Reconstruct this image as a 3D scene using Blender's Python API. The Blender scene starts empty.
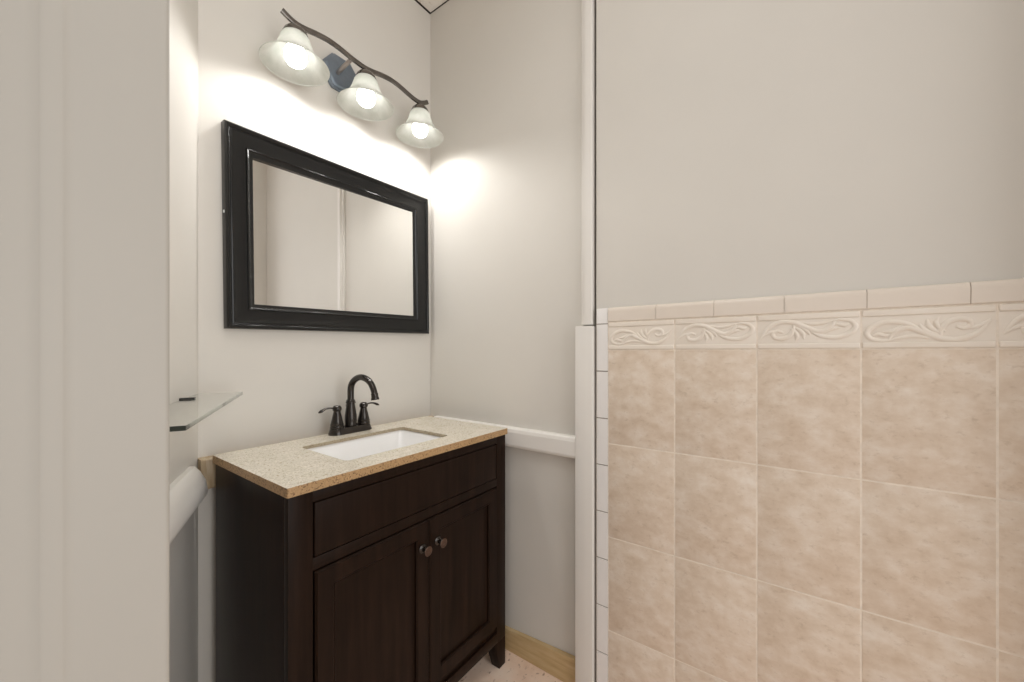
import bpy, bmesh, math, random
from mathutils import Vector, Matrix
from math import pi, sin, cos, tan, radians

random.seed(7)
scene = bpy.context.scene
COL = scene.collection

# ------------------------------------------------------------------ camera, world, light, exposure
CAM_POS = (-1.22214, -1.35076, 1.16697)
CAM_AZ = 0.62893          # heading, counter-clockwise from +x
cam_data = bpy.data.cameras.new('camera')
cam_data.sensor_width = 36.0
cam_data.lens = 389.2 * 36.0 / 1024.0
cam_data.shift_y = 7.918 / 1024.0
cam_data.clip_start = 0.02
cam = bpy.data.objects.new('camera', cam_data)
cam.location = CAM_POS
cam.rotation_euler = (pi / 2, 0, CAM_AZ - pi / 2)
COL.objects.link(cam)
scene.camera = cam

world = bpy.data.worlds.new('world')
scene.world = world
world.use_nodes = True
bg = world.node_tree.nodes['Background']
bg.inputs[0].default_value = (1.0, 1.0, 0.985, 1)
bg.inputs[1].default_value = 0.46


def area_light(name, loc, target, sx, sy, power, color):
    d = bpy.data.lights.new(name, 'AREA')
    d.shape = 'RECTANGLE'
    d.size, d.size_y = sx, sy
    d.energy = power
    d.color = color
    o = bpy.data.objects.new(name, d)
    o.location = loc
    v = Vector(target) - Vector(loc)
    o.rotation_euler = v.to_track_quat('-Z', 'Y').to_euler()
    COL.objects.link(o)
    return o


# unseen area lights added behind the camera to fill the room
area_light('back_fill_light', (-0.85, -3.3, 1.3), (-0.55, 0.0, 1.0), 1.6, 2.3, 34.0, (1.0, 1.0, 0.985))
area_light('side_fill_light', (-2.7, -2.1, 1.5), (-0.1, -1.1, 1.0), 1.4, 2.2, 2.5, (1.0, 1.0, 0.985))
# unseen overhead area light added as fill; no fitting is built
area_light('overhead_fill_light', (-1.05, -1.02, 2.66), (-1.00, -0.95, 0.0), 0.7, 0.7, 6.0, (1.0, 1.0, 0.98))

scene.view_settings.view_transform = 'Standard'
scene.view_settings.look = 'None'
scene.view_settings.gamma = 1.0
scene.view_settings.use_curve_mapping = False
scene.view_settings.exposure = 0.0
scene.cycles.max_bounces = 10
scene.cycles.diffuse_bounces = 6
scene.cycles.sample_clamp_indirect = 6.0


# ------------------------------------------------------------------ materials
def new_mat(name):
    m = bpy.data.materials.new(name)
    m.use_nodes = True
    nt = m.node_tree
    return m, nt, nt.nodes, nt.links, nt.nodes['Principled BSDF']


def coords(nt, scale=(1, 1, 1), generated=False):
    tc = nt.nodes.new('ShaderNodeTexCoord')
    mp = nt.nodes.new('ShaderNodeMapping')
    mp.inputs['Scale'].default_value = scale
    nt.links.new(tc.outputs['Object'], mp.inputs['Vector'])
    return mp.outputs['Vector']


def noise(nt, vec, scale, detail=4, rough=0.55):
    n = nt.nodes.new('ShaderNodeTexNoise')
    n.inputs['Scale'].default_value = scale
    n.inputs['Detail'].default_value = detail
    n.inputs['Roughness'].default_value = rough
    nt.links.new(vec, n.inputs['Vector'])
    return n.outputs['Fac']


def ramp(nt, fac, stops):
    r = nt.nodes.new('ShaderNodeValToRGB')
    e = r.color_ramp.elements
    while len(e) < len(stops):
        e.new(0.5)
    for k, (p, c) in enumerate(stops):
        e[k].position = p
        e[k].color = (*c, 1)
    nt.links.new(fac, r.inputs['Fac'])
    return r.outputs['Color']


def bump(nt, height, bsdf, strength, dist=0.002):
    b = nt.nodes.new('ShaderNodeBump')
    b.inputs['Strength'].default_value = strength
    b.inputs['Distance'].default_value = dist
    nt.links.new(height, b.inputs['Height'])
    nt.links.new(b.outputs['Normal'], bsdf.inputs['Normal'])


def srgb(r, g, b):
    f = lambda c: (c / 255 / 12.92) if c / 255 <= 0.04045 else ((c / 255 + 0.055) / 1.055) ** 2.4
    return (f(r), f(g), f(b))


def paint(name, c, rough=0.55, var=0.03, bs=0.08, spec=0.35):
    m, nt, N, L, P = new_mat(name)
    v = coords(nt)
    f = noise(nt, v, 2.2, 3)
    lo = tuple(x * (1 - var) for x in c)
    hi = tuple(min(1, x * (1 + var)) for x in c)
    L.new(ramp(nt, f, [(0.3, lo), (0.7, hi)]), P.inputs['Base Color'])
    P.inputs['Roughness'].default_value = rough
    P.inputs['Specular IOR Level'].default_value = spec
    bump(nt, noise(nt, v, 140, 5, 0.6), P, bs, 0.001)
    return m


M = {}
M['wall'] = paint('wall_paint', (0.655, 0.628, 0.585), 0.6, 0.02, 0.03)
M['trim'] = paint('trim_paint', (0.76, 0.735, 0.70), 0.42, 0.02, 0.03)
M['casing'] = paint('shaded_casing_paint', (0.415, 0.394, 0.358), 0.5, 0.02, 0.03)  # wall paint darkened: the shade on the near casing is in the colour


def ceiling_mat():
    m, nt, N, L, P = new_mat('stained_ceiling_board')
    v = coords(nt)
    f = noise(nt, v, 26, 6, 0.7)
    L.new(ramp(nt, f, [(0.30, (0.45, 0.39, 0.34)), (0.44, (0.84, 0.80, 0.75)), (0.7, (0.88, 0.85, 0.81))]), P.inputs['Base Color'])
    P.inputs['Roughness'].default_value = 0.8
    bump(nt, f, P, 0.3, 0.002)
    return m


M['ceiling'] = ceiling_mat()


def floor_mat():
    m, nt, N, L, P = new_mat('pink_stone_floor')
    v = coords(nt)
    f = noise(nt, v, 9, 6, 0.6)
    base = ramp(nt, f, [(0.3, (0.80, 0.585, 0.455)), (0.5, (0.90, 0.70, 0.57)), (0.7, (0.92, 0.76, 0.64))])
    g = noise(nt, coords(nt, (1.0, 1.7, 1.0)), 38, 3, 0.6)
    pit = ramp(nt, g, [(0.60, (1, 1, 1)), (0.69, (0.50, 0.43, 0.40))])
    mx = N.new('ShaderNodeMix')
    mx.data_type = 'RGBA'
    mx.blend_type = 'MULTIPLY'
    mx.inputs[0].default_value = 1
    L.new(base, mx.inputs[6])
    L.new(pit, mx.inputs[7])
    # grout joints of the floor tiles
    br = N.new('ShaderNodeTexBrick')
    br.offset = 0
    br.inputs['Scale'].default_value = 1.0
    br.inputs['Brick Width'].default_value = 2.4
    br.inputs['Row Height'].default_value = 2.4
    br.inputs['Mortar Size'].default_value = 0.004
    br.inputs['Color1'].default_value = (1, 1, 1, 1)
    br.inputs['Color2'].default_value = (1, 1, 1, 1)
    br.inputs['Mortar'].default_value = (0.62, 0.55, 0.5, 1)
    mpo = N.new('ShaderNodeMapping')
    mpo.inputs['Location'].default_value = (0.2, 0.2, 0)
    L.new(coords(nt), mpo.inputs['Vector'])
    L.new(mpo.outputs['Vector'], br.inputs['Vector'])
    m2 = N.new('ShaderNodeMix')
    m2.data_type = 'RGBA'
    m2.blend_type = 'MULTIPLY'
    m2.inputs[0].default_value = 1
    L.new(mx.outputs[2], m2.inputs[6])
    L.new(br.outputs['Color'], m2.inputs[7])
    L.new(m2.outputs[2], P.inputs['Base Color'])
    P.inputs['Roughness'].default_value = 0.45
    bump(nt, g, P, 0.15, 0.002)
    return m


M['floor'] = floor_mat()


def raw_wood(name, dark, mid, light, scale=(2, 2, 18)):
    m, nt, N, L, P = new_mat(name)
    v = coords(nt, scale)
    f = noise(nt, v, 3.5, 6, 0.6)
    L.new(ramp(nt, f, [(0.28, dark), (0.5, mid), (0.72, light)]), P.inputs['Base Color'])
    P.inputs['Roughness'].default_value = 0.6
    bump(nt, f, P, 0.15, 0.002)
    return m


M['baseboard'] = raw_wood('tan_bare_baseboard', (0.46, 0.31, 0.15), (0.56, 0.40, 0.205), (0.64, 0.49, 0.28))
M['rawrail'] = raw_wood('stained_raw_rail', (0.31, 0.21, 0.11), (0.44, 0.34, 0.22), (0.55, 0.47, 0.36), (20, 20, 3))


def espresso():
    m, nt, N, L, P = new_mat('espresso_stained_wood')
    v = coords(nt, (14, 14, 0.9))
    f = noise(nt, v, 4.0, 6, 0.6)
    L.new(ramp(nt, f, [(0.3, (0.0085, 0.0042, 0.0026)), (0.55, (0.0150, 0.0075, 0.0046)), (0.8, (0.0235, 0.0120, 0.0075))]), P.inputs['Base Color'])
    P.inputs['Roughness'].default_value = 0.34
    P.inputs['Specular IOR Level'].default_value = 0.10
    bump(nt, f, P, 0.06, 0.001)
    return m


M['espresso'] = espresso()


def stone(name, tint, rough, lo):
    m, nt, N, L, P = new_mat(name)
    v = coords(nt)
    vo = N.new('ShaderNodeTexVoronoi')
    vo.inputs['Scale'].default_value = 330
    L.new(v, vo.inputs['Vector'])
    bw = N.new('ShaderNodeRGBToBW')
    L.new(vo.outputs['Color'], bw.inputs['Color'])
    speck = ramp(nt, bw.outputs[0], [(0.15, lo), (0.32, tint), (0.62, tuple(min(1, t * 1.08) for t in tint)), (0.9, tuple(min(1, t * 1.25) for t in tint))])
    f = noise(nt, v, 14, 4, 0.6)
    cl = ramp(nt, f, [(0.3, (0.90, 0.90, 0.86)), (0.7, (1, 1, 1))])
    mx = N.new('ShaderNodeMix')
    mx.data_type = 'RGBA'
    mx.blend_type = 'MULTIPLY'
    mx.inputs[0].default_value = 1
    L.new(speck, mx.inputs[6])
    L.new(cl, mx.inputs[7])
    L.new(mx.outputs[2], P.inputs['Base Color'])
    P.inputs['Roughness'].default_value = rough
    return m


M['stone_top'] = stone('polished_speckled_stone', (0.68, 0.63, 0.545), 0.2, (0.50, 0.43, 0.32))
M['stone_shaded'] = stone('shaded_cut_stone', (0.40, 0.335, 0.24), 0.4, (0.26, 0.19, 0.11))  # darker copy of the top stone, shade inside the sink cutout painted in
M['stone_edge'] = stone('brown_stone_edge', (0.38, 0.24, 0.118), 0.42, (0.15, 0.08, 0.035))


def simple(name, c, rough, metal=0.0, spec=0.5, coat=0.0, nvar=0.0, nscale=20):
    m, nt, N, L, P = new_mat(name)
    v = coords(nt)
    if nvar:
        f = noise(nt, v, nscale, 4)
        L.new(ramp(nt, f, [(0.3, tuple(x * (1 - nvar) for x in c)), (0.7, tuple(min(1, x * (1 + nvar)) for x in c))]), P.inputs['Base Color'])
    else:
        P.inputs['Base Color'].default_value = (*c, 1)
    P.inputs['Roughness'].default_value = rough
    P.inputs['Metallic'].default_value = metal
    P.inputs['Specular IOR Level'].default_value = spec
    P.inputs['Coat Weight'].default_value = coat
    return m


M['porcelain'] = simple('white_porcelain', (0.86, 0.86, 0.86), 0.12, 0, 0.5, 0.3, 0.01)
M['drain'] = simple('dark_drain_metal', (0.05, 0.04, 0.035), 0.3, 1.0)
M['bronze'] = simple('oil_rubbed_bronze', (0.030, 0.024, 0.020), 0.22, 0.6, 0.6, 0.2, 0.25, 60)
M['bronze_face'] = simple('worn_bronze_knob_face', (0.105, 0.066, 0.050), 0.4, 0.8, 0.5, 0, 0.3, 120)
M['fixture'] = simple('dark_brushed_fixture_metal', (0.20, 0.187, 0.176), 0.24, 1.0, 0.5, 0, 0.15, 50)
M['plate'] = simple('slate_backplate_metal', (0.18, 0.215, 0.26), 0.38, 0.4, 0.5, 0, 0.1, 30)
M['post'] = simple('brushed_nickel_post', (0.42, 0.38, 0.36), 0.35, 0.9)
M['frame'] = simple('black_satin_frame', (0.0055, 0.0055, 0.0055), 0.19, 0.0, 0.42, 0.0, 0.1, 20)
M['mirror'] = simple('silvered_glass', (0.94, 0.94, 0.93), 0.012, 1.0)
M['steel'] = simple('bright_screw_steel', (0.6, 0.6, 0.58), 0.3, 1.0)
M['black_clip'] = simple('black_clip', (0.02, 0.02, 0.018), 0.45)


def glass_mat():
    m, nt, N, L, P = new_mat('clear_shelf_glass')
    P.inputs['Base Color'].default_value = (0.965, 0.985, 0.975, 1)
    P.inputs['Roughness'].default_value = 0.0
    P.inputs['Transmission Weight'].default_value = 1.0
    P.inputs['IOR'].default_value = 1.45
    va = N.new('ShaderNodeVolumeAbsorption')
    va.inputs['Color'].default_value = (0.55, 0.75, 0.62, 1)
    va.inputs['Density'].default_value = 3.0
    L.new(va.outputs[0], N['Material Output'].inputs['Volume'])
    return m


M['glass'] = glass_mat()
M['glass_edge'] = simple('dark_green_ground_glass_edge', (0.035, 0.042, 0.035), 0.3, 0, 0.5)


def shade_mat():
    m, nt, N, L, P = new_mat('alabaster_glass')
    v = coords(nt)
    f = noise(nt, v, 22, 5, 0.65)
    c = ramp(nt, f, [(0.3, (0.66, 0.68, 0.63)), (0.7, (0.82, 0.82, 0.79))])
    df = N.new('ShaderNodeBsdfDiffuse')
    tr = N.new('ShaderNodeBsdfTranslucent')
    gl = N.new('ShaderNodeBsdfGlossy')
    gl.inputs['Roughness'].default_value = 0.15
    L.new(c, df.inputs['Color'])
    L.new(c, tr.inputs['Color'])
    a = N.new('ShaderNodeMixShader')
    a.inputs[0].default_value = 0.52
    L.new(df.outputs[0], a.inputs[1])
    L.new(tr.outputs[0], a.inputs[2])
    b = N.new('ShaderNodeMixShader')
    b.inputs[0].default_value = 0.05
    L.new(a.outputs[0], b.inputs[1])
    L.new(gl.outputs[0], b.inputs[2])
    tp = N.new('ShaderNodeBsdfTransparent')
    d = N.new('ShaderNodeMixShader')
    d.inputs[0].default_value = 0.12
    L.new(b.outputs[0], d.inputs[1])
    L.new(tp.outputs[0], d.inputs[2])
    L.new(d.outputs[0], N['Material Output'].inputs['Surface'])
    return m


M['shade'] = shade_mat()


def bulb_mat():
    m, nt, N, L, P = new_mat('lit_bulb')
    P.inputs['Base Color'].default_value = (1, 1, 1, 1)
    P.inputs['Emission Color'].default_value = (1.0, 0.985, 0.955, 1)
    P.inputs['Emission Strength'].default_value = 4.0
    return m


M['bulb'] = bulb_mat()


def tile_mat(name, c_lo, c_mid, c_hi, rough, isl=0.0, scale=11):
    m, nt, N, L, P = new_mat(name)
    geo = N.new('ShaderNodeNewGeometry')
    tc = N.new('ShaderNodeTexCoord')
    off = N.new('ShaderNodeVectorMath')
    off.operation = 'MULTIPLY_ADD'
    off.inputs[1].default_value = (0.9, 1.0, 1.5)
    sc = N.new('ShaderNodeVectorMath')
    sc.operation = 'SCALE'
    sc.inputs[0].default_value = (13, 29, 17)
    L.new(geo.outputs['Random Per Island'], sc.inputs['Scale'])
    L.new(tc.outputs['Object'], off.inputs[0])
    L.new(sc.outputs[0], off.inputs[2])
    v = off.outputs[0]
    f = noise(nt, v, scale, 7, 0.62)
    col = ramp(nt, f, [(0.28, c_lo), (0.5, c_mid), (0.72, c_hi)])
    if isl:
        g = noise(nt, v, scale * 3.1, 5, 0.7)
        vein = ramp(nt, g, [(0.30, (0.86, 0.83, 0.80)), (0.44, (1, 1, 1))])
        mx = N.new('ShaderNodeMix')
        mx.data_type = 'RGBA'
        mx.blend_type = 'MULTIPLY'
        mx.inputs[0].default_value = isl
        L.new(col, mx.inputs[6])
        L.new(vein, mx.inputs[7])
        col = mx.outputs[2]
    L.new(col, P.inputs['Base Color'])
    P.inputs['Roughness'].default_value = rough
    return m


M['tile'] = tile_mat('beige_marbled_tile', (0.61, 0.485, 0.375), (0.70, 0.59, 0.485), (0.79, 0.71, 0.625), 0.36, 1.0, 18)
M['frieze'] = tile_mat('cream_relief_tile', (0.75, 0.675, 0.59), (0.79, 0.72, 0.64), (0.82, 0.76, 0.69), 0.28)
M['cap'] = tile_mat('cream_cap_tile', (0.72, 0.64, 0.565), (0.735, 0.66, 0.585), (0.75, 0.68, 0.61), 0.2, 0, 4)
M['edge'] = tile_mat('white_edge_tile', (0.80, 0.78, 0.77), (0.82, 0.80, 0.79), (0.84, 0.82, 0.81), 0.22, 0, 4)
M['grout'] = simple('pale_grout', (0.80, 0.72, 0.63), 0.85, 0, 0.2, 0, 0.08, 60)


# ------------------------------------------------------------------ mesh helpers
def box(bm, a, b, bev=0.0, seg=2):
    x0, x1 = sorted((a[0], b[0]))
    y0, y1 = sorted((a[1], b[1]))
    z0, z1 = sorted((a[2], b[2]))
    P = [(x0, y0, z0), (x1, y0, z0), (x1, y1, z0), (x0, y1, z0), (x0, y0, z1), (x1, y0, z1), (x1, y1, z1), (x0, y1, z1)]
    return hexa(bm, P, bev, seg)


def hexa(bm, P, bev=0.0, seg=2):
    vs = [bm.verts.new(p) for p in P]
    fs = [bm.faces.new([vs[i] for i in q]) for q in ((3, 2, 1, 0), (4, 5, 6, 7), (0, 1, 5, 4), (1, 2, 6, 5), (2, 3, 7, 6), (3, 0, 4, 7))]
    if bev:
        es = list({e for f in fs for e in f.edges})
        bmesh.ops.bevel(bm, geom=es, offset=bev, segments=seg, profile=0.6, affect='EDGES', clamp_overlap=True)
    return fs


def loft(bm, rings, closed=True, cap0=True, cap1=True):
    V = [[bm.verts.new(p) for p in r] for r in rings]
    n = len(V[0])
    for a, b in zip(V, V[1:]):
        for i in range(n if closed else n - 1):
            j = (i + 1) % n
            bm.faces.new((a[i], a[j], b[j], b[i]))
    if cap0:
        bm.faces.new(list(reversed(V[0])))
    if cap1:
        bm.faces.new(V[-1])
    return V


def lathe(bm, prof, origin=(0, 0, 0), seg=40, axis='z', cap=True):
    """prof: list of (r, h) along the axis"""
    ox, oy, oz = origin
    rings = []
    for r, h in prof:
        ring = []
        for k in range(seg):
            t = 2 * pi * k / seg
            if axis == 'z':
                ring.append((ox + r * cos(t), oy + r * sin(t), oz + h))
            elif axis == '-y':
                ring.append((ox + r * cos(t), oy - h, oz + r * sin(t)))
        rings.append(ring)
    loft(bm, rings, True, cap, cap)


def tube(bm, pts, rad, seg=16, flat=(1, 1), up=None):
    """sweep with per-point radius; flat scales the two section axes"""
    pts = [Vector(p) for p in pts]
    if not isinstance(rad, (list, tuple)):
        rad = [rad] * len(pts)
    rings = []
    prev = Vector(up) if up else None
    for i, p in enumerate(pts):
        t = (pts[min(i + 1, len(pts) - 1)] - pts[max(i - 1, 0)]).normalized()
        if prev is None:
            prev = Vector((0, 0, 1)) if abs(t.z) < 0.9 else Vector((1, 0, 0))
        n = (prev - t * prev.dot(t)).normalized()
        prev = n
        b = t.cross(n)
        rings.append([p + rad[i] * (flat[0] * cos(2 * pi * k / seg) * n + flat[1] * sin(2 * pi * k / seg) * b) for k in range(seg)])
    loft(bm, rings)


def spline(pts, n=8):
    """Catmull-Rom through the points"""
    P = [Vector(p) for p in pts]
    P = [2 * P[0] - P[1]] + P + [2 * P[-1] - P[-2]]
    out = []
    for i in range(1, len(P) - 2):
        for k in range(n):
            t = k / n
            a, b, c, d = P[i - 1], P[i], P[i + 1], P[i + 2]
            out.append(0.5 * ((2 * b) + (c - a) * t + (2 * a - 5 * b + 4 * c - d) * t * t + (3 * b - a - 3 * c + d) * t ** 3))
    out.append(P[-2])
    return out


def lerp_list(vals, n):
    out = []
    for k in range(n):
        x = k / (n - 1) * (len(vals) - 1)
        i = min(int(x), len(vals) - 2)
        out.append(vals[i] + (vals[i + 1] - vals[i]) * (x - i))
    return out


def obj(name, bm, mat, parent=None, smooth=False, origin=None, label=None):
    bmesh.ops.recalc_face_normals(bm, faces=bm.faces[:])
    if origin is None and parent is None:
        xs = [v.co for v in bm.verts]
        lo = Vector((min(v.x for v in xs), min(v.y for v in xs), min(v.z for v in xs)))
        hi = Vector((max(v.x for v in xs), max(v.y for v in xs), max(v.z for v in xs)))
        origin = Vector(((lo.x + hi.x) / 2, (lo.y + hi.y) / 2, lo.z))
    if parent is not None:
        origin = Vector(parent.matrix_world.translation) if origin is None else Vector(origin)
    for v in bm.verts:
        v.co -= Vector(origin)
    me = bpy.data.meshes.new(name)
    bm.to_mesh(me)
    bm.free()
    mats = mat if isinstance(mat, (list, tuple)) else [mat]
    for m in mats:
        me.materials.append(m)
    if smooth:
        for p in me.polygons:
            p.use_smooth = True
        me.set_sharp_from_angle(angle=radians(38))
    o = bpy.data.objects.new(name, me)
    COL.objects.link(o)
    o.location = origin
    if parent is not None:
        o.parent = parent
        o.location = Vector(origin) - WORLD[parent.name]
    WORLD[o.name] = Vector(origin)
    o.matrix_world.translation = Vector(origin)
    if label:
        o['label'] = label
    return o


WORLD = {}


def thing(name, loc, label, cat, group=None):
    o = bpy.data.objects.new(name, None)
    COL.objects.link(o)
    o.location = loc
    o.empty_display_size = 0.05
    o.matrix_world.translation = Vector(loc)
    WORLD[o.name] = Vector(loc)
    tag(o, label, cat, group)
    return o


def tag(o, label, cat, group=None):
    o['label'] = label
    o['category'] = cat
    if group:
        o['group'] = group
    return o


def struct(name, bm, mat, label, cat, smooth=False):
    o = obj(name, bm, mat, None, smooth)
    tag(o, label, cat)
    o['kind'] = 'structure'
    return o


BM = bmesh.new
H = 2.704           # ceiling height
YD = -1.84          # wall opposite the mirror wall
YS = -0.817         # left end of the tiled wall

# ------------------------------------------------------------------ the setting
b = BM()
box(b, (-3.6, -3.6, -0.08), (0.15, 0.15, 0.0))
struct('floor', b, M['floor'], 'pinkish mottled stone tile floor under the vanity', 'floor')

b = BM()
box(b, (-3.6, -3.6, H), (0.15, 0.15, H + 0.08))
struct('ceiling', b, M['ceiling'], 'stained off-white ceiling board above the mirror corner', 'ceiling')

b = BM()  # solid dark strips that paint in the shade of the ceiling gap
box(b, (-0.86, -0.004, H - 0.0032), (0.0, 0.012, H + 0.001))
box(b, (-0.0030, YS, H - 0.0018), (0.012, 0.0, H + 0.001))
obj('joint_shade_strip', b, simple('painted_joint_shade', (0.035, 0.028, 0.022), 0.9), bpy.data.objects['ceiling'], label='dark strip standing in for shade where the ceiling board meets the walls')

b = BM()
box(b, (-1.10, 0.0, 0.0), (0.12, 0.12, H - 0.007))
struct('wall_back', b, M['wall'], 'pale greige wall carrying the framed mirror and the vanity light', 'wall')

b = BM()
box(b, (0.0, -0.800, 0.0), (0.12, -0.0005, H - 0.003))
struct('wall_right', b, M['wall'], 'pale greige wall between the mirror corner and the tiled wall', 'wall')

b = BM()
box(b, (-0.012, YD - 0.1, 0.0), (0.12, YS, H - 0.002))
box(b, (0.05, YS, 0.0), (0.12, -0.8002, H - 0.002))
struct('wall_tiled_side', b, M['wall'], 'plain greige wall standing above the beige tile wainscot', 'wall')

b = BM()
box(b, (-0.16, YD - 0.1, 0.0), (-0.0125, YD, H - 0.002))
struct('wall_front', b, M['wall'], 'greige wall opposite the framed mirror', 'wall')

# slanted wall on the left
EX, EY = -0.858, 0.0
EA = radians(63.0)
ED = Vector((-cos(EA), -sin(EA), 0))          # along the wall, away from the mirror corner
EN = Vector((sin(EA), -cos(EA), 0))           # into the room


def ept(t, d, z):
    p = Vector((EX, EY, 0)) + ED * t + EN * d
    return (p.x, p.y, z)


b = BM()
TE = 0.87
P = [ept(0, 0, 0), ept(TE, 0, 0), ept(TE, -0.09, 0), ept(-0.06, -0.09, 0)]
Q = [ept(0, 0, H - .003), ept(TE, 0, H - .003), ept(TE, -0.09, H - .003), ept(-0.06, -0.09, H - .003)]
hexa(b, P + Q)
struct('wall_left', b, M['wall'], 'brightly lit slanted wall holding the glass shelf, left of the mirror', 'wall')


def prism_z(bm, poly, z0, z1):
    loft(bm, [[(x, y, z0) for x, y in poly], [(x, y, z1) for x, y in poly]])


# near door casing on the left edge of the view: flat board with a shallow bead, rounded corner
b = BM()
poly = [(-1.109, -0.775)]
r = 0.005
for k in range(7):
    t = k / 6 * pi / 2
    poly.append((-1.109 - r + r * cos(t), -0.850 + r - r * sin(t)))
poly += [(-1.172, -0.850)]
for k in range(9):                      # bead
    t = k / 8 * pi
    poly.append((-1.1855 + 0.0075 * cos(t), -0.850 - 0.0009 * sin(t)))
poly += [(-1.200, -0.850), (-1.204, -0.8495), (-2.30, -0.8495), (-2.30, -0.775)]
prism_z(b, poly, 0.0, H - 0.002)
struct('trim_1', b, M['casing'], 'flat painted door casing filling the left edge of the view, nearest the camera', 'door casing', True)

# chair rails -----------------------------------------------------------------
def rail_profile(th, z0, z1):
    """section (depth, z) of a thick rail with eased edges and a small bevelled top"""
    return [(0, z0), (th * 0.80, z0), (th * 0.93, z0 + 0.004), (th, z0 + 0.011), (th, z1 - 0.016), (th * 0.90, z1 - 0.005), (th * 0.70, z1), (0, z1)]


b = BM()
pr = rail_profile(0.030, 0.793, 0.8665)
loft(b, [[(-d, -0.047, z) for d, z in pr], [(-d, -0.7485, z) for d, z in pr]])
struct('trim_2', b, M['trim'], 'white painted chair rail on the wall right of the vanity top', 'chair rail', False)

b = BM()
pr = [(0, 0.777), (0.030, 0.777), (0.033, 0.781), (0.033, 0.858), (0.030, 0.862), (0, 0.862)]
loft(b, [[(-0.861, -d, z) for d, z in pr], [(-0.0005, -d, z) for d, z in pr]])
struct('trim_3', b, M['rawrail'], 'bare brown stained end of rail showing just left of the vanity top', 'chair rail')

b = BM()
rings = []
for t, s in ((0.078, 0.50), (0.081, 0.72), (0.087, 0.90), (0.096, 1.0), (0.13, 1.0), (0.855, 1.0)):
    zc = 0.8215
    pts = [(0, -0.0405), (0.030, -0.0405), (0.038, -0.036), (0.041, -0.026), (0.036, 0.004), (0.025, 0.026), (0.012, 0.0395), (0, 0.0405)]
    rings.append([ept(t, d * s, zc + z * (0.82 + 0.18 * s)) for d, z in pts])
loft(b, rings)
struct('trim_4', b, M['trim'], 'thick white chair rail with a rounded end, below the glass shelf', 'chair rail', True)

# vertical boards between the plain wall and the tiled wall -------------------
b = BM()
box(b, (-0.032, -0.8125, 0.0), (-0.0002, -0.749, 1.243), 0.0018)
struct('trim_5', b, M['trim'], 'wider lower vertical trim board beside the white edge tiles', 'trim board', True)
b = BM()
poly = [(-0.0002, -0.762), (-0.010, -0.762), (-0.013, -0.765), (-0.013, -0.777), (-0.024, -0.781), (-0.024, -0.805), (-0.022, -0.807), (-0.0002, -0.807)]
prism_z(b, poly, 1.248, H - 0.003)
struct('trim_6', b, M['trim'], 'narrower upper vertical trim board above the wider one', 'trim board', True)

# baseboard: bare tan wood, top edge runs slightly out of level
b = BM()
P = [(-0.014, -0.748, 0), (-0.0002, -0.748, 0), (-0.0002, -0.016, 0), (-0.014, -0.016, 0),
     (-0.014, -0.748, 0.099), (-0.0002, -0.748, 0.102), (-0.0002, -0.016, 0.056), (-0.014, -0.016, 0.053)]
hexa(b, P, 0.002)
struct('baseboard_right', b, M['baseboard'], 'bare tan wooden baseboard right of the vanity leg', 'baseboard')
b = BM()
box(b, (-0.84, -0.014, 0), (-0.0005, -0.0002, 0.075), 0.002)
struct('baseboard_back', b, M['baseboard'], 'bare tan wooden baseboard behind the vanity', 'baseboard')

# ------------------------------------------------------------------ tile wainscot
XF = -0.022          # face of the tiles
XW = -0.0122         # wall face behind them
TW, TH, TY0, ZL0 = 0.204, 0.3015, -0.862, 1.1634
SL = 0.00596


def shear(bm):
    for v in bm.verts:
        v.co.z += -(v.co.y - TY0) * SL


wains = thing('tile_wainscot', (XW, -1.33, 0), 'beige marbled tile wainscot with carved cream border and cap', 'tile wainscot')
wains['kind'] = 'structure'
b = BM()
box(b, (XF + 0.0006, YD + 0.001, 0), (XW, -0.8612, 1.297))
obj('grout', b, M['grout'], wains)
b = BM()
box(b, (XF + 0.0012, -0.8610, 0), (XW, -0.8195, 1.294))
obj('edge_grout', b, simple('dirty_grey_grout', (0.30, 0.265, 0.235), 0.9, 0, 0.2, 0, 0.1, 60), wains, label='darker grey grout between the white edge tiles')
g = 0.0018
b = BM()
for c in range(5):
    y1 = TY0 - c * TW
    y0 = max(y1 - TW, YD + 0.001)
    for rr in range(4):
        z1 = ZL0 - rr * TH
        z0 = max(z1 - TH, 0.005 + (y1 - TY0) * 0)
        if rr == 3:
            z0 = 0.004
        box(b, (XF + random.uniform(-0.0004, 0.0004), y0 + g, z0 + g), (XF + 0.008, y1 - g, z1 - g), 0.0011, 2)
shear(b)
obj('field_tiles', b, M['tile'], wains, True)

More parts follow.
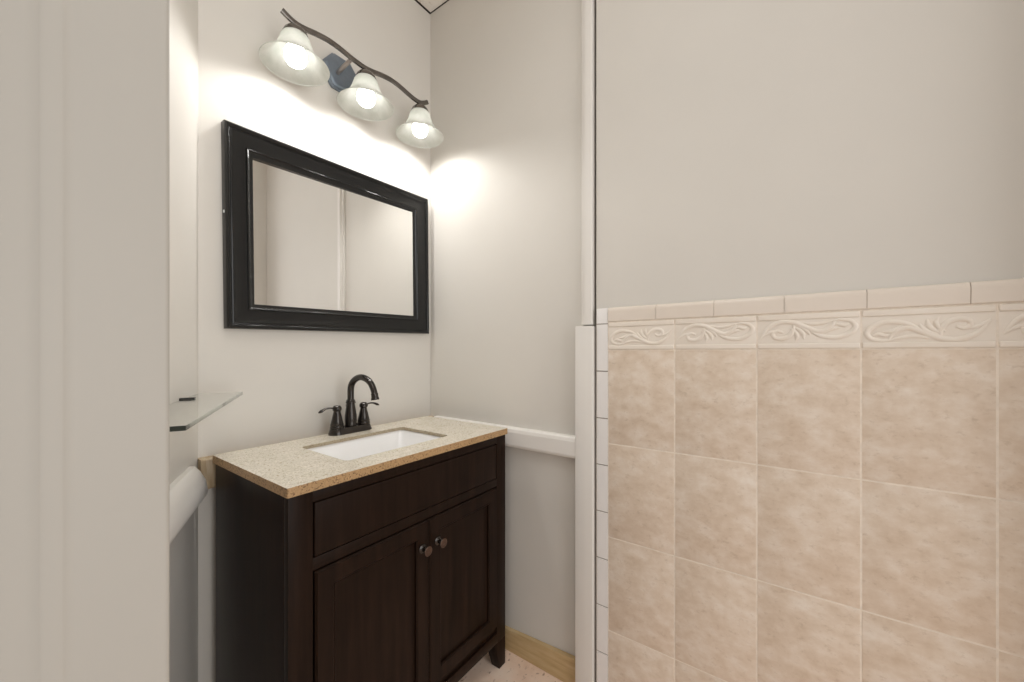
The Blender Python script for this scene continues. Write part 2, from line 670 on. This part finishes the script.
# relief border ---------------------------------------------------------------
A_STROKES = [   # drawn for one border tile, u left to right, v top to bottom, r = thickness
    ([(0.50, .66), (.40, .38), (.30, .24), (.17, .22), (.06, .42), (.02, .66), (.06, .88), (.15, .97), (.21, .94)], (.5, 1.0, 1.1, 1.1, .9, .6)),
    ([(.205, .97), (.24, .72), (.30, .55), (.37, .47), (.46, .60), (.55, .78), (.66, .93), (.78, .93), (.90, .70), (.985, .26)], (.4, .9, 1.1, 1.2, 1.2, 1.1, .5)),
    ([(.62, .88), (.63, .55), (.68, .30), (.75, .19), (.83, .24), (.85, .42), (.80, .54), (.74, .46)], (.5, 1.0, 1.1, 1.0, .9, .6)),
    ([(.80, .54), (.87, .50), (.93, .40), (.99, .22)], (.4, .8, .7, .3)),
    ([(.46, .34), (.49, .52), (.55, .68), (.63, .80)], (.4, 1.0, .9, .4)),
    ([(.52, .16), (.53, .40), (.57, .58), (.64, .72)], (.4, 1.0, .9, .4)),
    ([(.61, .08), (.59, .28), (.61, .48), (.66, .64)], (.3, .9, .8, .4)),
    ([(.16, .62), (.22, .60), (.27, .52), (.33, .36)], (.3, .9, .8, .4)),
    ([(.07, .78), (.12, .70), (.18, .76), (.22, .70)], (.3, .9, .8, .4)),
    ([(.21, .96), (.32, .84), (.42, .80), (.55, .88), (.68, .98)], (.3, .8, .8, .6, .3)),
]
FZ0, FZ1 = ZL0, 1.2524
b = BM()
for c in range(5):
    y1 = TY0 - c * TW
    y0 = max(y1 - TW, YD + 0.001)
    box(b, (XF + 0.0002, y0 + g, FZ0 + g), (XF + 0.008, y1 - g, FZ1 - g), 0.001, 2)
    # raised borders along the top and the bottom
    for za, zb in ((FZ0 + 0.002, FZ0 + 0.014), (FZ1 - 0.015, FZ1 - 0.002)):
        box(b, (XF - 0.0022, y0 + g + 0.0005, za), (XF + 0.003, y1 - g - 0.0005, zb), 0.0018, 3)
    kind = (0, 1, 1, 0, 1)[c]
    zt, zb = FZ1 - 0.017, FZ0 + 0.016
    for pts, rr in A_STROKES:
        q = []
        for u, v in pts:
            if kind:
                u, v = 1 - u, 1 - v
            yy = y1 - 0.006 - u * (TW - 0.012)
            q.append((XF + 0.0002, yy, zt + (zb - zt) * v))
        if min(p[1] for p in q) < y0 + 0.002:
            continue
        sp = spline(q, 8)
        rad = [0.0047 * x for x in lerp_list(rr, len(sp))]
        tube(b, sp, rad, 10, (0.62, 1.1), up=(1, 0, 0))
shear(b)
obj('carved_border', b, M['frieze'], wains, True)

# bullnose cap ----------------------------------------------------------------
CZ0, CZ1 = 1.2524, 1.3010
CAPY = [-0.862, -1.0133, -1.1693, -1.3284, -1.4836, -1.6417, -1.7985, YD + 0.001]


def cap_section(z0, z1):
    s = [(XW, z0), (XF - 0.0005, z0), (XF - 0.003, z0 + 0.002), (XF - 0.004, z1 - 0.016)]
    for k in range(1, 7):
        t = k / 6 * pi / 2
        s.append((XF - 0.004 + 0.013 * (1 - cos(t)) , z1 - 0.012 + 0.012 * sin(t)))
    s.append((XW, z1))
    return s


b = BM()
for ya, yb in zip(CAPY, CAPY[1:]):
    s = cap_section(CZ0 + g, CZ1)
    loft(b, [[(x, ya - 0.0006, z) for x, z in s], [(x, yb + 0.0006, z) for x, z in s]])
shear(b)
obj('cap_tiles', b, M['cap'], wains, True)

# white edge tiles ------------------------------------------------------------
EZ = [0.004, 0.1761, 0.3294, 0.4835, 0.6367, 0.789, 0.9411, 1.0943, 1.2486]
b = BM()


def edge_section():
    s = [(XW, -0.8605), (XF - 0.0008, -0.8605), (XF - 0.001, -0.8285)]
    for k in range(1, 6):
        t = k / 5 * pi / 2
        s.append((XF - 0.001 + 0.0095 * (1 - cos(t)), -0.8275 + 0.0095 * sin(t)))
    s.append((XW, -0.818))
    return s


for za, zb in zip(EZ, EZ[1:] + [None]):
    if zb is None:
        break
    s = edge_section()
    loft(b, [[(x, y, za + 0.0018) for x, y in s], [(x, y, zb - 0.0018) for x, y in s]])
s = edge_section()
loft(b, [[(x, y, EZ[-1] + 0.0012) for x, y in s], [(x, y, 1.293) for x, y in s],
         [(XW + (x - XW) * 0.85, y - 0.001, 1.299) for x, y in s]])
obj('edge_tiles', b, M['edge'], wains, True)

# ------------------------------------------------------------------ vanity cabinet
VX0, VX1 = -0.833, -0.066
VF, VB = -0.479, -0.052
CT = 0.8525          # top of cabinet, underside of stone top
van = thing('bathroom_vanity', ((VX0 + VX1) / 2, (VF + VB) / 2, 0),
            'dark espresso two-door bathroom vanity with speckled beige stone top and sunken basin', 'vanity')
E_ = M['espresso']
# carcass: two side panels, back, bottom and a face frame with real openings
b = BM()
box(b, (VX0, VF + 0.020, 0.10), (VX0 + 0.018, VB, CT), 0.001)
box(b, (VX1 - 0.018, VF + 0.020, 0.10), (VX1, VB, CT), 0.001)
box(b, (VX0 + 0.018, VB - 0.012, 0.14), (VX1 - 0.018, VB, CT))
box(b, (VX0 + 0.018, VF + 0.020, 0.14), (VX1 - 0.018, VB - 0.012, 0.158))
obj('body', b, E_, van, True)
DX0, DX1, DZ0, DZ1 = -0.778, -0.1195, 0.165, 0.668
b = BM()
box(b, (VX0, VF, 0.10), (DX0 - 0.002, VF + 0.020, CT), 0.0015)
box(b, (DX1 + 0.002, VF, 0.10), (VX1, VF + 0.020, CT), 0.0015)
box(b, (DX0 - 0.0025, VF, 0.824), (DX1 + 0.0025, VF + 0.020, CT), 0.0008)
box(b, (DX0 - 0.0025, VF, 0.6705), (DX1 + 0.0025, VF + 0.020, 0.6985), 0.0008)
obj('face_frame', b, E_, van, True)
b = BM()
box(b, (DX0 - 0.0025, VF - 0.004, 0.106), (DX1 + 0.0025, VF + 0.020, 0.1425), 0.002)
box(b, (DX0 - 0.0025, VF + 0.004, 0.142), (DX1 + 0.0025, VF + 0.020, 0.163), 0.0008)
obj('bottom_rail', b, E_, van, True)
b = BM()
box(b, (DX0 + 0.001, VF - 0.001, 0.7000), (DX1 - 0.001, VF + 0.016, 0.8215), 0.0035, 3)
obj('drawer_front', b, E_, van, True)


def door(x0, x1, knob_x):
    z0, z1 = DZ0, DZ1 - 0.0005
    sw = 0.0465
    yf = VF - 0.0065
    yb = VF + 0.016
    d_bm = BM()
    # stiles and rails with a bevelled inner edge, one mesh ring lofted round the frame section
    sec = [(0.0, yb), (0.0, yf + 0.0045), (0.0045, yf), (sw - 0.004, yf), (sw, yf + 0.004), (sw, yf + 0.012), (sw, yb)]
    V = []
    for k, (cx, cz, sx, sz) in enumerate(((x0, z0, 1, 1), (x1, z0, -1, 1), (x1, z1, -1, -1), (x0, z1, 1, -1))):
        V.append([d_bm.verts.new((cx + sx * u, y, cz + sz * u)) for u, y in sec])
    n = len(sec)
    for k in range(4):
        A, B = V[k], V[(k + 1) % 4]
        for i in range(n):
            j = (i + 1) % n
            d_bm.faces.new((A[i], A[j], B[j], B[i]))
    o = obj('door', d_bm, E_, van, True)
    p = BM()
    box(p, (x0 + sw - 0.001, yf + 0.0105, z0 + sw - 0.001), (x1 - sw + 0.001, yb - 0.001, z1 - sw + 0.001))
    obj('door_panel', p, E_, o)
    kb = BM()
    lathe(kb, [(0.0125, 0.0), (0.0125, 0.002), (0.010, 0.0035), (0.0062, 0.006), (0.0055, 0.014), (0.0065, 0.018), (0.010, 0.0205), (0.0138, 0.0225), (0.0145, 0.0245), (0.0138, 0.0262)],
          (knob_x, yf - 0.0001, 0.5935), 32, '-y')
    ko = obj('knob', kb, M['bronze'], o, True)
    fb = BM()
    prof = [(0.0135, 0.0262), (0.0122, 0.0268), (0.0108, 0.0262), (0.0085, 0.0267), (0.0070, 0.0262), (0.0030, 0.0272), (0.0004, 0.0274)]
    lathe(fb, prof, (knob_x, yf - 0.0001, 0.5935), 32, '-y')
    obj('knob_face', fb, M['bronze_face'], ko, True, label='worn brown bronze knob face')
    return o


DM = -0.4415
door(DX0 + 0.001, DM - 0.001, -0.470)
door(DM + 0.001, DX1 - 0.001, -0.411)
for sx, xo in ((1, VX0), (-1, VX1)):
    for yo, sy in ((VF, 1), (VB, -1)):
        lb = BM()
        w0, w1 = 0.060, 0.036
        d0, d1 = 0.050, 0.036
        P = []
        for (w, d, z) in ((w1, d1, 0.0), (w0, d0, 0.1005)):
            P += [(xo, yo, z), (xo + sx * w, yo, z), (xo + sx * w, yo + sy * d, z), (xo, yo + sy * d, z)]
        if sx * sy < 0:
            P = [P[i] for i in (0, 3, 2, 1, 4, 7, 6, 5)]
        hexa(lb, P, 0.0015)
        obj('leg', lb, E_, van, True)

# ------------------------------------------------------------------ stone top with an undermount basin
TX0, TX1, TYF, TYB, TZ = -0.840, -0.0665, -0.491, -0.049, 0.874
SX0, SX1, SY0, SY1 = -0.655, -0.281, -0.404, -0.155


def rrect(x0, x1, y0, y1, r, n=6):
    out = []
    for cx, cy, a0 in ((x1 - r, y0 + r, -pi / 2), (x1 - r, y1 - r, 0), (x0 + r, y1 - r, pi / 2), (x0 + r, y0 + r, pi)):
        for k in range(n + 1):
            t = a0 + k / n * pi / 2
            out.append((cx + r * cos(t), cy + r * sin(t)))
    return out


def slab_ring(bm, outer, inner, z0, z1):
    n = len(outer)
    vo0 = [bm.verts.new((x, y, CT + 0.0005)) for x, y in outer]
    vo1 = [bm.verts.new((x, y, z1)) for x, y in outer]
    vi0 = [bm.verts.new((x, y, z0)) for x, y in inner]
    vi1 = [bm.verts.new((x, y, z1)) for x, y in inner]
    for i in range(n):
        j = (i + 1) % n
        f = bm.faces.new((vo1[i], vo1[j], vi1[j], vi1[i]))
        f.material_index = 0
        f = bm.faces.new((vo0[j], vo0[i], vi0[i], vi0[j]))
        f.material_index = 1
        f = bm.faces.new((vo0[i], vo0[j], vo1[j], vo1[i]))
        f.material_index = 1
        f = bm.faces.new((vi0[j], vi0[i], vi1[i], vi1[j]))
        f.material_index = 2


b = BM()
N6 = 6
inner = rrect(SX0, SX1, SY0, SY1, 0.016, N6)
outer = rrect(TX0, TX1, TYF, TYB, 0.0035, N6)
slab_ring(b, outer, inner, TZ - 0.0105, TZ)
top = obj('countertop', b, [M['stone_top'], M['stone_edge'], M['stone_shaded']], van, label='speckled beige stone top with brown edges')
# basin: open bowl with wall thickness
b = BM()
zr = TZ - 0.0107


def bowl_ring(ins, z, r):
    return [(x, y, z) for x, y in rrect(SX0 - 0.004 + ins, SX1 + 0.004 - ins * 1.35, SY0 - 0.004 + ins * 0.7, SY1 + 0.004 - ins, r, N6)]


inn = [bowl_ring(0.0, zr, 0.018), bowl_ring(0.006, zr - 0.010, 0.020), bowl_ring(0.026, zr - 0.085, 0.026), bowl_ring(0.034, zr - 0.108, 0.030), bowl_ring(0.050, zr - 0.118, 0.034), bowl_ring(0.085, zr - 0.121, 0.03)]
out_ = [bowl_ring(0.060, zr - 0.135, 0.03), bowl_ring(0.015, zr - 0.118, 0.03), bowl_ring(-0.005, zr - 0.02, 0.022), bowl_ring(-0.005, zr, 0.022)]
rings = inn[::-1]
V = [[b.verts.new(p) for p in rg] for rg in rings + out_[::-1]]
n = len(V[0])
for A_, B_ in zip(V, V[1:]):
    for i in range(n):
        j = (i + 1) % n
        b.faces.new((A_[i], A_[j], B_[j], B_[i]))
b.faces.new(V[0])
b.faces.new(list(reversed(V[-1])))
basin = obj('basin', b, M['porcelain'], top, True, label='white rectangular undermount basin')
b = BM()
lathe(b, [(0.022, 0.0), (0.022, 0.002), (0.018, 0.003), (0.016, 0.0015), (0.002, 0.0025)], ((SX0 + SX1) / 2, (SY0 + SY1) / 2, zr - 0.1209), 32)
obj('drain', b, M['drain'], top, True)

# ------------------------------------------------------------------ faucet
FX, FY = -0.4435, -0.078
fau = thing('faucet', (FX, FY, TZ), 'dark bronze gooseneck faucet with two lever handles on the stone top', 'faucet')
Bz = M['bronze']


def stadium(hx, hy, n=10):
    out = []
    for s in (1, -1):
        for k in range(n + 1):
            t = -pi / 2 + k / n * pi
            out.append((s * (hx - hy) + s * hy * cos(t), s * hy * sin(t)))
    return out


b = BM()
rings = []
for hx, hy, z in ((0.0795, 0.028, 0.0), (0.0795, 0.028, 0.004), (0.0765, 0.0255, 0.010), (0.0735, 0.0235, 0.0195), (0.0715, 0.022, 0.0215)):
    rings.append([(FX + x, FY + y, TZ + z) for x, y in stadium(hx, hy)])
loft(b, rings)
obj('base_plate', b, Bz, fau, True)
z0 = TZ + 0.0214
b = BM()
lathe(b, [(0.0195, 0), (0.0205, 0.003), (0.0195, 0.007), (0.0200, 0.020), (0.0195, 0.036), (0.0170, 0.056), (0.0145, 0.072), (0.0140, 0.078), (0.0165, 0.080), (0.0165, 0.0845), (0.0145, 0.087), (0.0150, 0.090), (0.0120, 0.093)], (FX, FY, z0), 32)
pth = spline([(FX, FY, z0 + 0.088), (FX, FY, z0 + 0.124), (FX, -0.083, 1.040), (FX, -0.100, 1.0565), (FX, -0.125, 1.0670), (FX, -0.150, 1.0690), (FX, -0.178, 1.0625), (FX, -0.199, 1.0495), (FX, -0.213, 1.031), (FX, -0.219, 1.015)], 6)
tube(b, pth, lerp_list([0.0112, 0.0112, 0.0112, 0.0108, 0.0104, 0.0100], len(pth)), 20)
spout = obj('spout', b, Bz, fau, True)
b = BM()
tube(b, [(FX, -0.2175, 1.020), (FX, -0.2185, 1.016), (FX, -0.2190, 1.014), (FX, -0.2205, 1.007), (FX, -0.2215, 1.000), (FX, -0.2220, 0.997)], [0.0103, 0.0122, 0.0112, 0.0118, 0.0135, 0.0128], 20)
obj('nozzle', b, Bz, spout, True)
for s in (-1, 1):
    hx = FX + s * 0.051
    b = BM()
    lathe(b, [(0.0225, 0), (0.0232, 0.003), (0.0215, 0.006), (0.0212, 0.010), (0.0222, 0.012), (0.0205, 0.015), (0.0180, 0.026), (0.0145, 0.042), (0.0118, 0.053), (0.0110, 0.058), (0.0140, 0.061), (0.0148, 0.066), (0.0140, 0.072), (0.0100, 0.0765), (0.002, 0.078)], (hx, FY, z0), 28)
    hub = obj('handle', b, Bz, fau, True)
    b = BM()
    zz = z0 + 0.068
    pts = spline([(hx + s * 0.008, FY, zz), (hx + s * 0.024, FY, zz + 0.003), (hx + s * 0.040, FY, zz + 0.002), (hx + s * 0.055, FY, zz - 0.004), (hx + s * 0.064, FY, zz - 0.008)], 5)
    tube(b, pts, lerp_list([0.0045, 0.0036, 0.0045, 0.0066, 0.0030], len(pts)), 14, (0.72, 1.25), up=(0, 0, 1))
    obj('lever', b, Bz, hub, True)
b = BM()
lathe(b, [(0.0028, 0), (0.0028, 0.066), (0.0060, 0.068), (0.0068, 0.073), (0.0050, 0.077), (0.001, 0.078)], (FX, FY + 0.0195, z0 - 0.002), 16)
obj('lift_rod', b, Bz, fau, True)

# ------------------------------------------------------------------ framed mirror
MX0, MX1, MZ0, MZ1 = -0.8015, -0.0345, 1.2305, 1.8310
mcx, mcz = (MX0 + MX1) / 2, (MZ0 + MZ1) / 2
mir = thing('framed_mirror', (mcx, -0.0005, mcz), 'black moulded-frame rectangular mirror hung under the vanity light', 'mirror')
W2, H2 = (MX1 - MX0) / 2, (MZ1 - MZ0) / 2
sec = [(0.0, 0.0005), (0.0, 0.0235), (0.0015, 0.0275), (0.005, 0.0300), (0.009, 0.0295), (0.0125, 0.0262), (0.0140, 0.0235), (0.0165, 0.0235),
       (0.0190, 0.0252), (0.0215, 0.0240), (0.0250, 0.0215), (0.034, 0.0188), (0.046, 0.0172), (0.0570, 0.0165), (0.0580, 0.0205), (0.0605, 0.0222),
       (0.0635, 0.0205), (0.0660, 0.0172), (0.0700, 0.0160), (0.0735, 0.0140), (0.0765, 0.0125), (0.0765, 0.0005)]
b = BM()
V = []
for sx, sz in ((-1, -1), (1, -1), (1, 1), (-1, 1)):
    V.append([b.verts.new((mcx + sx * (W2 - u), -d, mcz + sz * (H2 - u))) for u, d in sec])
n = len(sec)
for k in range(4):
    A_, B_ = V[k], V[(k + 1) % 4]
    for i in range(n):
        j = (i + 1) % n
        b.faces.new((A_[i], A_[j], B_[j], B_[i]))
fr = obj('frame', b, M['frame'], mir, True)
b = BM()
q = 0.0755
gl, gr = -0.0030, -0.0117      # the glass sits very slightly askew in its frame
P = [(MX0 + q, gl, MZ0 + q), (MX1 - q, gr, MZ0 + q), (MX1 - q, gr + 0.002, MZ0 + q), (MX0 + q, gl + 0.002, MZ0 + q),
     (MX0 + q, gl, MZ1 - q), (MX1 - q, gr, MZ1 - q), (MX1 - q, gr + 0.002, MZ1 - q), (MX0 + q, gl + 0.002, MZ1 - q)]
hexa(b, P)
obj('mirror_glass', b, M['mirror'], mir)
b = BM()
box(b, (MX0 - 0.0025, -0.020, 1.565), (MX0 + 0.0005, -0.014, 1.573), 0.001)
obj('side_pin', b, M['steel'], fr, True, label='small bright pin on the left side of the frame')
mir.rotation_euler = (0, -0.0112, 0)

# ------------------------------------------------------------------ three-light vanity fixture
LX, LYB = -0.401, -0.110
lamp = thing('vanity_light', (LX, -0.0005, 2.168), 'three-shade bronze vanity light with a wavy bar above the mirror', 'wall lamp')
Fm = M['fixture']
b = BM()


def octo(hx, hz, c):
    return [(-hx, -hz * 0.28), (-hx + c, -hz), (hx - c, -hz), (hx, -hz * 0.28), (hx, hz * 0.28), (hx - c, hz), (-hx + c, hz), (-hx, hz * 0.28)]


rings = []
for hx, hz, c, y in ((0.068, 0.061, 0.034, -0.0005), (0.068, 0.061, 0.034, -0.009), (0.064, 0.057, 0.033, -0.013), (0.064, 0.057, 0.033, -0.017), (0.058, 0.051, 0.031, -0.022)):
    rings.append([(-0.4395 + x, y, 2.168 + z) for x, z in octo(hx, hz, c)])
loft(b, rings)
obj('back_plate', b, M['plate'], lamp, True)
b = BM()
tube(b, [(-0.4600, -0.020, 2.158), (-0.4600, -0.030, 2.160), (-0.4600, LYB + 0.003, 2.1695)], 0.0068, 16)
obj('post', b, M['post'], lamp, True)
SHX = (-0.6465, -0.4035, -0.1560)
wave = [(-0.6865, 2.1800), (-0.668, 2.1720), (-0.6465, 2.1665), (-0.620, 2.1680), (-0.585, 2.1755), (-0.545, 2.1810), (-0.505, 2.1795), (-0.465, 2.1735), (-0.430, 2.1700),
        (-0.4035, 2.1695), (-0.375, 2.1740), (-0.335, 2.1830), (-0.295, 2.1880), (-0.255, 2.1850), (-0.215, 2.1775), (-0.185, 2.1735), (-0.156, 2.1745), (-0.135, 2.1840), (-0.117, 2.1960)]
pts = spline([(x, LYB, z) for x, z in wave], 4)
b = BM()
rings = []
for i, p in enumerate(pts):
    t = (pts[min(i + 1, len(pts) - 1)] - pts[max(i - 1, 0)]).normalized()
    nrm = Vector((-t.z, 0, t.x))
    ring = []
    for k in range(16):
        a = 2 * pi * k / 16
        ca, sa = cos(a), sin(a)
        e = 0.55
        ring.append(p + nrm * (0.0085 * math.copysign(abs(ca) ** e, ca)) + Vector((0, 1, 0)) * (0.0052 * math.copysign(abs(sa) ** e, sa)))
    rings.append(ring)
loft(b, rings)
obj('wavy_bar', b, Fm, lamp, True)
ZS = {0: 2.160, 1: 2.163, 2: 2.167}
for k, x in enumerate(SHX):
    zt = ZS[k]
    b = BM()
    lathe(b, [(0.0055, 0.004), (0.0055, -0.004), (0.0135, -0.006), (0.0240, -0.0115), (0.0315, -0.020), (0.0355, -0.0300), (0.0358, -0.0345), (0.0345, -0.0350), (0.0295, -0.026), (0.018, -0.022), (0.0165, -0.048), (0.002, -0.048)], (x, LYB, zt), 32)
    cup = obj('socket_cup', b, Fm, lamp, True)
    zr_ = 2.038
    hN = zt - 0.0275 - zr_          # neck height above the rim
    outer_p = [(0.0285, 1.0), (0.0340, 0.97), (0.0400, 0.86), (0.0450, 0.70), (0.0505, 0.54), (0.0565, 0.41), (0.0635, 0.30), (0.0735, 0.185), (0.0845, 0.085), (0.0935, 0.02), (0.0955, 0.0)]
    inner_p = [(r_ - 0.0032, f_) for r_, f_ in outer_p]
    inner_p[-1] = (0.0935, 0.0)
    b = BM()
    rings = []
    prof = [(r_, zr_ + f_ * hN) for r_, f_ in outer_p] + [(0.0950, zr_ - 0.0016), (0.0938, zr_ - 0.0012)] + [(r_, zr_ + f_ * hN + 0.001) for r_, f_ in reversed(inner_p)]
    seg = 56
    V = [[b.verts.new((x + r_ * cos(2 * pi * i / seg), LYB + r_ * sin(2 * pi * i / seg), z)) for i in range(seg)] for r_, z in prof]
    for A_, B_ in zip(V, V[1:] + V[:1]):
        for i in range(seg):
            j = (i + 1) % seg
            b.faces.new((A_[i], A_[j], B_[j], B_[i]))
    sh = obj('shade', b, M['shade'], cup, True, label='frosted white bell glass shade')
    b = BM()
    bz = 2.066
    prof = [(0.0135, bz + 0.048), (0.0145, bz + 0.040), (0.0200, bz + 0.030), (0.0270, bz + 0.020), (0.0315, bz + 0.009), (0.0325, bz - 0.002), (0.0300, bz - 0.014), (0.0240, bz - 0.0235), (0.0150, bz - 0.0295), (0.0060, bz - 0.0322), (0.0008, bz - 0.0326)]
    lathe(b, [(r_, z - 2.0) for r_, z in prof], (x, LYB, 2.0), 28)
    obj('bulb', b, M['bulb'], cup, True, label='glowing round white bulb')
    sd = bpy.data.lights.new('bulb_glow', 'SPOT')       # the bulb throws its light down out of the shade
    sd.energy = 5.4
    sd.color = (1.0, 0.985, 0.955)
    sd.spot_size = radians(176)
    sd.spot_blend = 0.5
    sd.shadow_soft_size = 0.03
    so = bpy.data.objects.new('bulb_glow', sd)
    so.location = (x, LYB, bz - 0.036)
    COL.objects.link(so)

# ------------------------------------------------------------------ glass shelf on the slanted wall
SZ = 1.041
shelf = thing('glass_shelf', ept(0.43, 0.0005, SZ), 'clear glass shelf with dark ends on the slanted left wall', 'shelf')
b = BM()
T0, T1, D0, D1 = 0.030, 0.580, 0.006, 0.107
P = [ept(T0, D0, SZ - 0.004), ept(T1, D0, SZ - 0.004), ept(T1, D1, SZ - 0.004), ept(T0, D1, SZ - 0.004),
     ept(T0, D0, SZ + 0.004), ept(T1, D0, SZ + 0.004), ept(T1, D1, SZ + 0.004), ept(T0, D1, SZ + 0.004)]
hexa(b, P)
pane = obj('glass_pane', b, M['glass'], shelf)
b = BM()
P = [ept(T1, D0, SZ - 0.004), ept(T1 + .0012, D0, SZ - 0.004), ept(T1 + .0012, D1, SZ - 0.004), ept(T1, D1, SZ - 0.004),
     ept(T1, D0, SZ + 0.004), ept(T1 + .0012, D0, SZ + 0.004), ept(T1 + .0012, D1, SZ + 0.004), ept(T1, D1, SZ + 0.004)]
hexa(b, P)
obj('ground_edge', b, M['glass_edge'], pane, label='dark green near end of the glass')
for t in (0.17, 0.47):
    b = BM()
    for za, zb in ((-0.0095, -0.0041), (0.0041, 0.0075)):
        P = [ept(t - .006, 0.0005, SZ + za), ept(t + .006, 0.0005, SZ + za), ept(t + .006, 0.030, SZ + za), ept(t - .006, 0.030, SZ + za),
             ept(t - .006, 0.0005, SZ + zb), ept(t + .006, 0.0005, SZ + zb), ept(t + .006, 0.030, SZ + zb), ept(t - .006, 0.030, SZ + zb)]
        hexa(b, P, 0.0008)
    P = [ept(t - .006, 0.0005, SZ - .0045), ept(t + .006, 0.0005, SZ - .0045), ept(t + .006, 0.0055, SZ - .0045), ept(t - .006, 0.0055, SZ - .0045),
         ept(t - .006, 0.0005, SZ + .0045), ept(t + .006, 0.0005, SZ + .0045), ept(t + .006, 0.0055, SZ + .0045), ept(t - .006, 0.0055, SZ + .0045)]
    hexa(b, P)
    obj('clip', b, M['black_clip'], shelf, label='small black clip gripping the glass at the wall')
